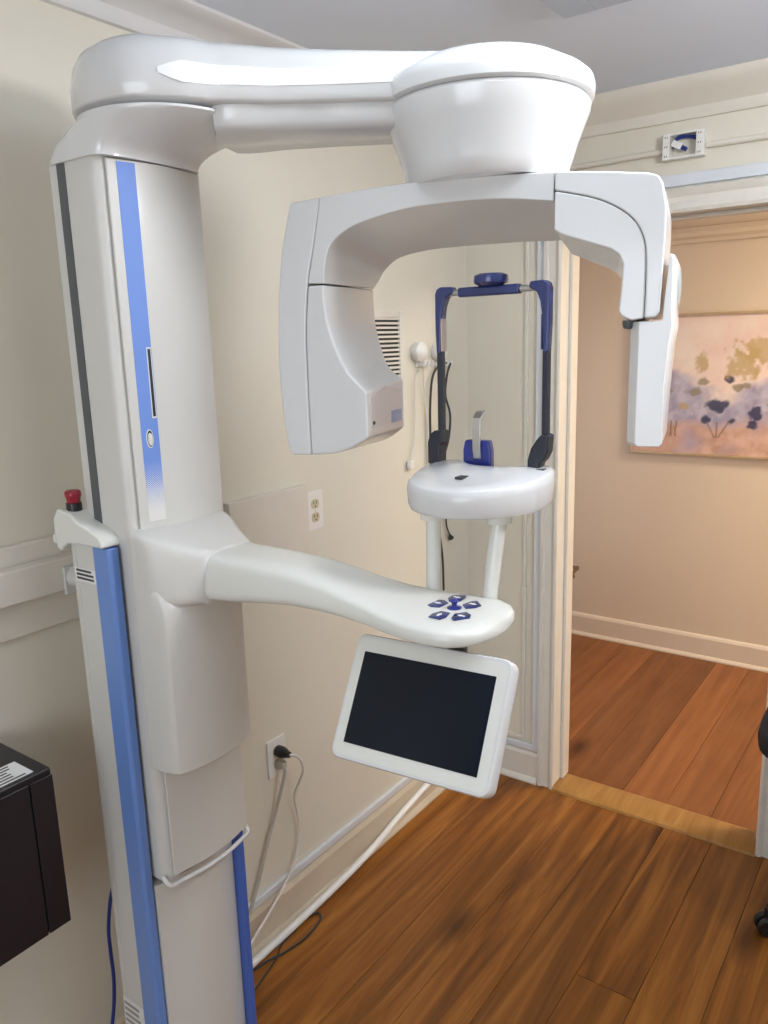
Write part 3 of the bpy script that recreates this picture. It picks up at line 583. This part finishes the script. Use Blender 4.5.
# hooks with cords
def hook(y, z, label):
    e = empty('wall_hook', (XA, y, z), label, 'hook', 'cord hooks')
    lathe('disc', [(0, 0), (.028, 0), (.033, .010), (.032, .026), (.022, .036), (0, .040)], (XA, y, z), PLATE, e, seg=32, axis='x')
    for dy in (.006, .032, .056): tube('prong', [(XA+.008, y+dy, z-.036), (XA+.028, y+dy, z-.046), (XA+.032, y+dy, z-.030)], .0045, PLATE, e, n=4)
    box('prong_base', (XA, y-.006, z-.050), (XA+.010, y+.064, z-.030), PLATE, e, bevel=.003)
hook(2.222, 1.643, 'round white wall hook with white cords on it')
hook(2.345, 1.640, 'round white wall hook with black cables on it, nearer the corner')
e = tube('hanging_cable', [(XA+.030, 2.200, 1.585), (XA+.016, 2.196, 1.57), (XA+.012, 2.196, 1.50), (XA+.012, 2.194, 1.42), (XA+.012, 2.190, 1.36), (XA+.012, 2.176, 1.31), (XA+.012, 2.165, 1.285)], .0026, CORDW, n=6)
props(e, 'thin white cord hanging straight down with a small clip end', 'cord', 'cords on the wall hooks')
tl_ = box('clip', (XA+.004, 2.148, 1.262), (XA+.020, 2.172, 1.290), PLATE, e, bevel=.004); 
e = tube('hanging_cable', [(XA+.030, 2.240, 1.600), (XA+.016, 2.243, 1.580), (XA+.012, 2.255, 1.50), (XA+.012, 2.270, 1.38), (XA+.012, 2.275, 1.24), (XA+.012, 2.27, 1.14)], .0028, CORDW, n=6); props(e, 'white cord slanting down from the hook behind the table', 'cord', 'cords on the wall hooks')
e = tube('hanging_cable', [(XA+.030, 2.38, 1.60), (XA+.018, 2.355, 1.60), (XA+.014, 2.305, 1.56), (XA+.014, 2.285, 1.46), (XA+.014, 2.284, 1.32), (XA+.014, 2.292, 1.20), (XA+.014, 2.33, 1.02), (XA+.014, 2.352, .90), (XA+.014, 2.356, .76)], .004, CORDK, n=6); props(e, 'black cable looped over the hook, left strand', 'cable', 'black cables on the wall hook')
e = tube('hanging_cable', [(XA+.030, 2.395, 1.60), (XA+.016, 2.395, 1.56), (XA+.014, 2.385, 1.49), (XA+.014, 2.415, 1.42), (XA+.014, 2.405, 1.34), (XA+.014, 2.37, 1.27), (XA+.014, 2.36, 1.18), (XA+.014, 2.37, 1.05)], .004, CORDK, n=6); props(e, 'black cable bulging to the right of the head support stem', 'cable', 'black cables on the wall hook')
e = tube('hanging_cable', [(XA+.014, 2.378, 1.06), (XA+.014, 2.382, 1.02), (XA+.014, 2.402, .985), (XA+.014, 2.412, .968)], [.003]*13+[.006]*3+[.011]*3, CORDK, n=6); props(e, 'black cable end with a bulb below the patient table', 'cable', 'black cables on the wall hook')
# ------------------------------------------------------------------ raceways and conduits
rw = empty('cable_raceway', (XA, 2.0, .13), 'pale flat cable raceway lying along the top of the left baseboard', 'raceway')
box('raceway_run', (XA, 1.05, .134), (XA+.014, YB-.016, .158), RACE, rw, bevel=.003)
rw = empty('cable_raceway', (-1.18, YB-.01, .13), 'pale flat cable raceway climbing beside the door casing and over the doorway', 'raceway')
box('raceway_run', (XA+.016, YB-.014, .128), (-1.192, YB-.0006, .152), RACE, rw, bevel=.003)
box('raceway_run', (-1.192, YB-.014, .128), (-1.166, YB-.0006, 2.106), RACE, rw, bevel=.003)
box('raceway_run', (-1.192, YB-.014, 2.106), (XR-.02, YB-.0006, 2.140), RACE, rw, bevel=.003)
cdn = empty('wire_conduit', (-1.23, YB-.01, .17), 'thin white wire channel on the corner wall beside the raceway', 'conduit')
box('conduit_run', (-1.238, YB-.009, .165), (-1.226, YB-.0006, 2.286), TRIM, cdn, bevel=.002)
box('conduit_run', (XA+.002, YB-.009, .165), (-1.239, YB-.0006, .177), TRIM, cdn, bevel=.002)
box('coupling', (-1.241, YB-.011, .74), (-1.223, YB-.0006, .775), TRIM, cdn, bevel=.002)
cd2 = empty('wire_conduit', (-.9, YB, 2.2), 'white round conduit high above the doorway feeding the square box', 'conduit')
tube('conduit_run', [(-1.22, YB-.0092, 2.205), (-1.0, YB-.0092, 2.206), (-.786, YB-.0092, 2.209)], .0085, TRIMA, cd2, n=1, sides=12)
tube('conduit_run', [(-.666, YB-.0092, 2.209), (0, YB-.0092, 2.203), (XR-.02, YB-.0092, 2.20)], .0085, TRIMA, cd2, n=1, sides=12)
# square surface box with an open front and a network plug inside
jb = empty('junction_box', (-.726, YB, 2.18), 'square white surface box with open front above the doorway', 'junction box')
jx0, jx1, jz0, jz1, jd = -.785, -.668, 2.180, 2.252, .032
jw = .016
for lo, hi in (((jx0, YB-jd, jz0), (jx0+.020, YB, jz1)), ((jx1-.022, YB-jd, jz0), (jx1, YB, jz1)), ((jx0+.020, YB-jd, jz0), (jx1-.022, YB, jz0+.006)), ((jx0+.020, YB-jd, jz1-.006), (jx1-.022, YB, jz1))): box('box_side', lo, hi, PLATE, jb, bevel=.0015)
for x in (jx0+.007, jx0+.013, jx1-.009, jx1-.015):
    for z in (jz0+.010, jz0+.036, jz1-.010): box('screw_slot', (x-.0012, YB-jd-.0004, z-.0022), (x+.0012, YB-jd+.001, z+.0022), GROOVE, jb, bevel=0)
nc = empty('network_cable', (-.73, YB, 2.19), 'blue network cable with a white plug inside the square box', 'cable')
tube('cord', [(jx0+.024, YB-.012, 2.214), (-.748, YB-.014, 2.236), (-.722, YB-.014, 2.240), (jx1-.026, YB-.012, 2.232)], .0035, CORDB, nc, n=6)
tube('cord', [(jx0+.024, YB-.016, 2.222), (-.745, YB-.020, 2.241), (-.718, YB-.018, 2.241), (jx1-.026, YB-.016, 2.238)], .003, CORDB, nc, n=6)
loft('plug', [[mmv for mmv in [Vector((-.748, YB-.020, 2.221))+Matrix.Rotation(math.radians(30), 3, 'Y') @ Vector((x, y, z)) for y, z in ((-.007, -.009), (.007, -.009), (.007, .009), (-.007, .009))]] for x in (-.013, .018)], PLATE, nc, bevel=.001)
tube('boot', [Vector((-.748, YB-.020, 2.221))+Matrix.Rotation(math.radians(30), 3, 'Y') @ Vector((x, 0, 0)) for x in (.016, .024, .034)], .006, CORDB, nc, n=1)
# floor level cables
e = tube('floor_conduit', [(-1.425, 1.02, .0115), (-1.425, 1.31, .012), (-1.426, 1.60, .018), (-1.430, 1.83, .032), (-1.441, 2.02, .056), (-1.443, 2.21, .083), (-1.444, 2.42, .112), (-1.446, 2.53, .126)], .011, CONDW, n=6, sides=12); props(e, 'white round conduit lying along the floor and rising over the baseboard', 'conduit')
e = tube('floor_cable', [(-1.425, 1.20, .005), (-1.40, 1.32, .005), (-1.385, 1.36, .005), (-1.372, 1.44, .005), (-1.385, 1.52, .005), (-1.412, 1.535, .005), (-1.418, 1.50, .012)], .0032, CORDK, n=8); props(e, 'thin dark cable curling on the floor by the baseboard', 'cable')
e = tube('floor_cable', [(-1.34, 1.14, .004), (-1.365, 1.24, .004), (-1.388, 1.33, .004), (-1.412, 1.38, .004), (-1.418, 1.45, .006)], .0028, CORDK, n=8); props(e, 'thin dark cable running from the column foot to the wall', 'cable')
e = tube('network_cable', [(-1.345, .905, .62), (-1.395, .890, .57), (-1.415, .873, .50), (-1.42, .860, .42), (-1.42, .858, .36), (-1.418, .856, .28), (-1.418, .842, .19), (-1.415, .80, .06), (-1.40, .72, .006), (-1.36, .5, .006)], .0042, CORDB, n=8); props(e, 'blue network cable hanging down the wall behind the column', 'cable')
# ------------------------------------------------------------------ ceiling light
lt = empty('ceiling_light', (-.482, 1.2, 2.352), 'flat rectangular ceiling light panel with pale blue frame, one corner visible', 'light')
lx0, lx1, ly0, ly1 = -.787, -.177, .59, 1.811
for lo, hi in (((lx0, ly0, 2.362), (lx0+.075, ly1, ZC)), ((lx1-.075, ly0, 2.362), (lx1, ly1, ZC)), ((lx0+.075, ly0, 2.362), (lx1-.075, ly0+.075, ZC)), ((lx0+.075, ly1-.075, 2.362), (lx1-.075, ly1, ZC))): box('light_frame', lo, hi, VENTB, lt, bevel=.002)
box('diffuser', (lx0+.075, ly0+.075, 2.372), (lx1-.075, ly1-.075, 2.380), GLOW, lt, bevel=0)
gl_ = empty('globe_lamp', (.3, 1.4, 2.05), 'round white globe ceiling lamp on a short stem', 'lamp')
lathe('canopy', [(0, 2.365), (.05, 2.366), (.062, 2.378), (.064, 2.39), (0, 2.39)], (.3, 1.4, 0), STEEL, gl_, seg=32)
lathe('stem', [(0, 2.30), (.012, 2.30), (.012, 2.366), (0, 2.366)], (.3, 1.4, 0), STEEL, gl_, seg=16)
lathe('globe', [(.12*math.sin(math.pi*k/20), 2.19-.12*math.cos(math.pi*k/20)) for k in range(21)], (.3, 1.4, 0), mat('globe_glass', (.9, .9, .9), .4, emit=(.97, .97, 1), estr=58), gl_, seg=40)
# ------------------------------------------------------------------ hall: painting and cabinet
px0, px1, pz0, pz1 = -1.376, -.36, 1.072, 1.770
pt = empty('painting', ((px0+px1)/2, YH, pz0), 'framed painting of lavender and navy flowers with yellow trees on the hall wall', 'painting')
fw = .012
for lo, hi in (((px0, YH-.03, pz0), (px0+fw, YH, pz1)), ((px1-fw, YH-.03, pz0), (px1, YH, pz1)), ((px0+fw, YH-.03, pz0), (px1-fw, YH, pz0+fw)), ((px0+fw, YH-.03, pz1-fw), (px1-fw, YH, pz1))): box('picture_frame', lo, hi, GOLD, pt, bevel=.002)
GX, GZ = 230, 160
W_, H_ = px1-px0-2*fw, pz1-pz0-2*fw
V = [(px0+fw+W_*i/GX, YH-.018, pz0+fw+H_*j/GZ) for j in range(GZ+1) for i in range(GX+1)]
Fs = [(j*(GX+1)+i, j*(GX+1)+i+1, (j+1)*(GX+1)+i+1, (j+1)*(GX+1)+i) for j in range(GZ) for i in range(GX)]
me = bpy.data.meshes.new('canvas'); me.from_pydata(V, [], Fs)
attr = me.color_attributes.new('paint', 'FLOAT_COLOR', 'POINT')
def nz(x, y, s, o=0, d=4): return noise.fractal(Vector((x*s+o, y*s+o*1.7, o)), 1.0, 2.0, d)
def lerp(a, b, t): t = max(0, min(1, t)); return tuple(p+(q-p)*t for p, q in zip(a, b))
def lin(r, g, b): return tuple(((c/255)/12.92 if c/255 <= .04045 else ((c/255+.055)/1.055)**2.4) for c in (r, g, b))
SKY, LAV, PALE, NAV, YEL, PNK, OLV, BRN = lin(238, 224, 214), lin(150, 146, 178), lin(190, 186, 205), lin(42, 48, 85), lin(188, 162, 110), lin(214, 178, 165), lin(140, 128, 100), lin(120, 95, 80)
blobs = [(.415, .355, .052, .045, NAV), (.465, .545, .022, .026, NAV), (.365, .255, .022, .030, NAV), (.478, .245, .022, .030, NAV), (.585, .30, .03, .05, NAV), (.58, .23, .025, .035, NAV), (.70, .38, .05, .045, NAV), (.82, .30, .03, .03, NAV), (.25, .345, .030, .025, YEL), (.15, .52, .025, .05, YEL), (.33, .66, .045, .055, YEL), (.53, .66, .09, .10, YEL), (.62, .74, .12, .13, YEL), (.80, .70, .08, .08, YEL), (.165, .46, .03, .022, OLV), (.30, .455, .035, .03, OLV), (.35, .53, .03, .025, OLV), (.50, .49, .03, .025, OLV), (.54, .50, .022, .02, OLV), (.15, .37, .03, .03, OLV)]
cols = []
for j in range(GZ+1):
    for i in range(GX+1):
        u, v = i/GX, j/GZ; x, y = u*W_, v*H_
        n1, n2, n3 = nz(x, y, 6, 3), nz(x, y, 14, 9), nz(x, y, 34, 21)
        c = lerp(SKY, lin(232, 205, 196), .5+.8*n1)
        m_ = (v-.25)/.10; top_ = .58+.10*math.sin(u*9+.6)+.10*n1+.05*n2
        bush = max(0, min(1, (top_-v)/.10))
        fol = lerp(LAV, PALE, .5+1.1*n2+.4*n3); fol = lerp(fol, lin(130, 118, 160), (.9*n1-.15))
        c = lerp(c, fol, bush*.92)
        g_ = max(0, min(1, (.27+.06*n1-v)/.08)); gr = lerp(PNK, lin(190, 150, 130), .5+n2); gr = lerp(gr, lin(176, 162, 184), .9*n1)
        c = lerp(c, gr, g_)
        for bx_, by_, rx_, ry_, bc in blobs:
            du, dv = (u-bx_)/rx_, (v-by_)/ry_
            q_ = du*du+dv*dv
            if q_ < 4:
                a_ = max(0, min(1, (1.15-math.sqrt(q_)+.55*n2+.45*n3)*2.2)); c = lerp(c, bc, a_*(.92 if bc is NAV else .8))
        for sx_, sl_ in ((.40, -.35), (.415, 0), (.43, .40), (.195, 0), (.215, .05)):
            if .12 < v < .24 and abs(u-sx_-(v-.14)*sl_) < .0045: c = lerp(c, BRN, .65)
        cols += [*c, 1]
attr.data.foreach_set('color', cols)
cm = bpy.data.materials.new('painted_canvas'); cm.use_nodes = True; nt = cm.node_tree; at_ = nt.nodes.new('ShaderNodeAttribute'); at_.attribute_name = 'paint'
nt.links.new(at_.outputs['Color'], nt.nodes['Principled BSDF'].inputs['Base Color']); nt.nodes['Principled BSDF'].inputs['Roughness'].default_value = .6
put('canvas', me, cm, pt, smooth=0)
box('backing_panel', (px0+fw, YH-.0175, pz0+fw), (px1-fw, YH-.002, pz1-fw), GOLD, pt, bevel=0)
cbx = empty('hall_cabinet', (-1.62, 3.4, 0), 'dark wooden cabinet edge with moulded top just inside the hall', 'cabinet')
box('body', (-1.82, 3.25, 0), (-1.455, 3.55, .505), DKWOOD, cbx, bevel=.004)
prism('moulded_top', [(-1.82, 3.23, .575), (-1.425, 3.23, .575), (-1.425, 3.23, .557), (-1.437, 3.23, .550), (-1.449, 3.23, .53), (-1.444, 3.23, .518), (-1.452, 3.23, .505), (-1.82, 3.23, .505)], (0, .34, 0), DKWOOD, cbx, bevel=.002)
# ------------------------------------------------------------------ office chair at the right edge
CX, CYY = -.068, 2.205
ch = empty('office_chair', (CX, CYY, 0), 'black office chair with caster, cut off by the right edge of the view', 'chair')
def seatring(s, z):
    return ring_super(CX, CYY, .268*s, .262*s, 4.5, z, 48)
loft('seat', [seatring(.80, .625), seatring(.93, .630), seatring(.99, .646), seatring(1.0, .668), seatring(.98, .695), seatring(.92, .714), seatring(.75, .726), seatring(.4, .73)], FABK, ch, smooth=60)
bk = [(.30, .76), (.29, .84), (.285, .98), (.30, 1.12), (.32, 1.20)]
rg = []
for dx, z in bk:
    hw = .22 if z > .80 else .17
    rg.append([Vector((CX+dx+tx, CYY+yy*hw, z)) for yy, tx in ((-1, .02), (-.8, -.01), (0, .0), (.8, -.01), (1, .02), (.8, .045), (0, .055), (-.8, .045))])
loft('backrest', rg, FABK, ch, bevel=.012)
tube('back_support', [(CX+.10, CYY, .63), (CX+.30, CYY, .63), (CX+.355, CYY, .68), (CX+.36, CYY, .86)], .018, BLACK, ch, n=5)
lathe('gas_lift', [(0, .09), (.028, .09), (.028, .28), (.017, .285), (.017, .63), (0, .63)], (CX, CYY, 0), BLACK, ch, seg=20)
for k in range(5):
    a = math.radians(184+72*k); d = Vector((math.cos(a), math.sin(a), 0)); R_ = .225
    p = Vector((CX, CYY, 0))+d*R_
    lg = tube('base_leg', [Vector((CX, CYY, .105)), Vector((CX, CYY, .10))+d*.12, Vector((p.x, p.y, .082))], [.026, .022, .016], BLACK, ch, n=1, sides=10)
    tn = Vector((-d.y, d.x, 0))
    V, Fs = [], []
    rot = Matrix.Rotation(a+.5, 4, 'Z')
    parts = []
    for s in (-1, 1):
        v_, f_ = lathevf([(0, -.009), (.026, -.009), (.029, -.005), (.029, .005), (.026, .009), (0, .009)], (0, s*.014, 0), 24, 'y')
        parts.append(([Matrix.Translation((p.x, p.y, .0295)) @ rot @ Vector(q) for q in v_], f_))
    v_, f_ = lathevf([(0, .02), (.008, .02), (.008, .085), (0, .085)], (p.x, p.y, 0), 12); parts.append((v_, f_))
    put('caster', raw(*join_raw(parts)), BLACK, lg)
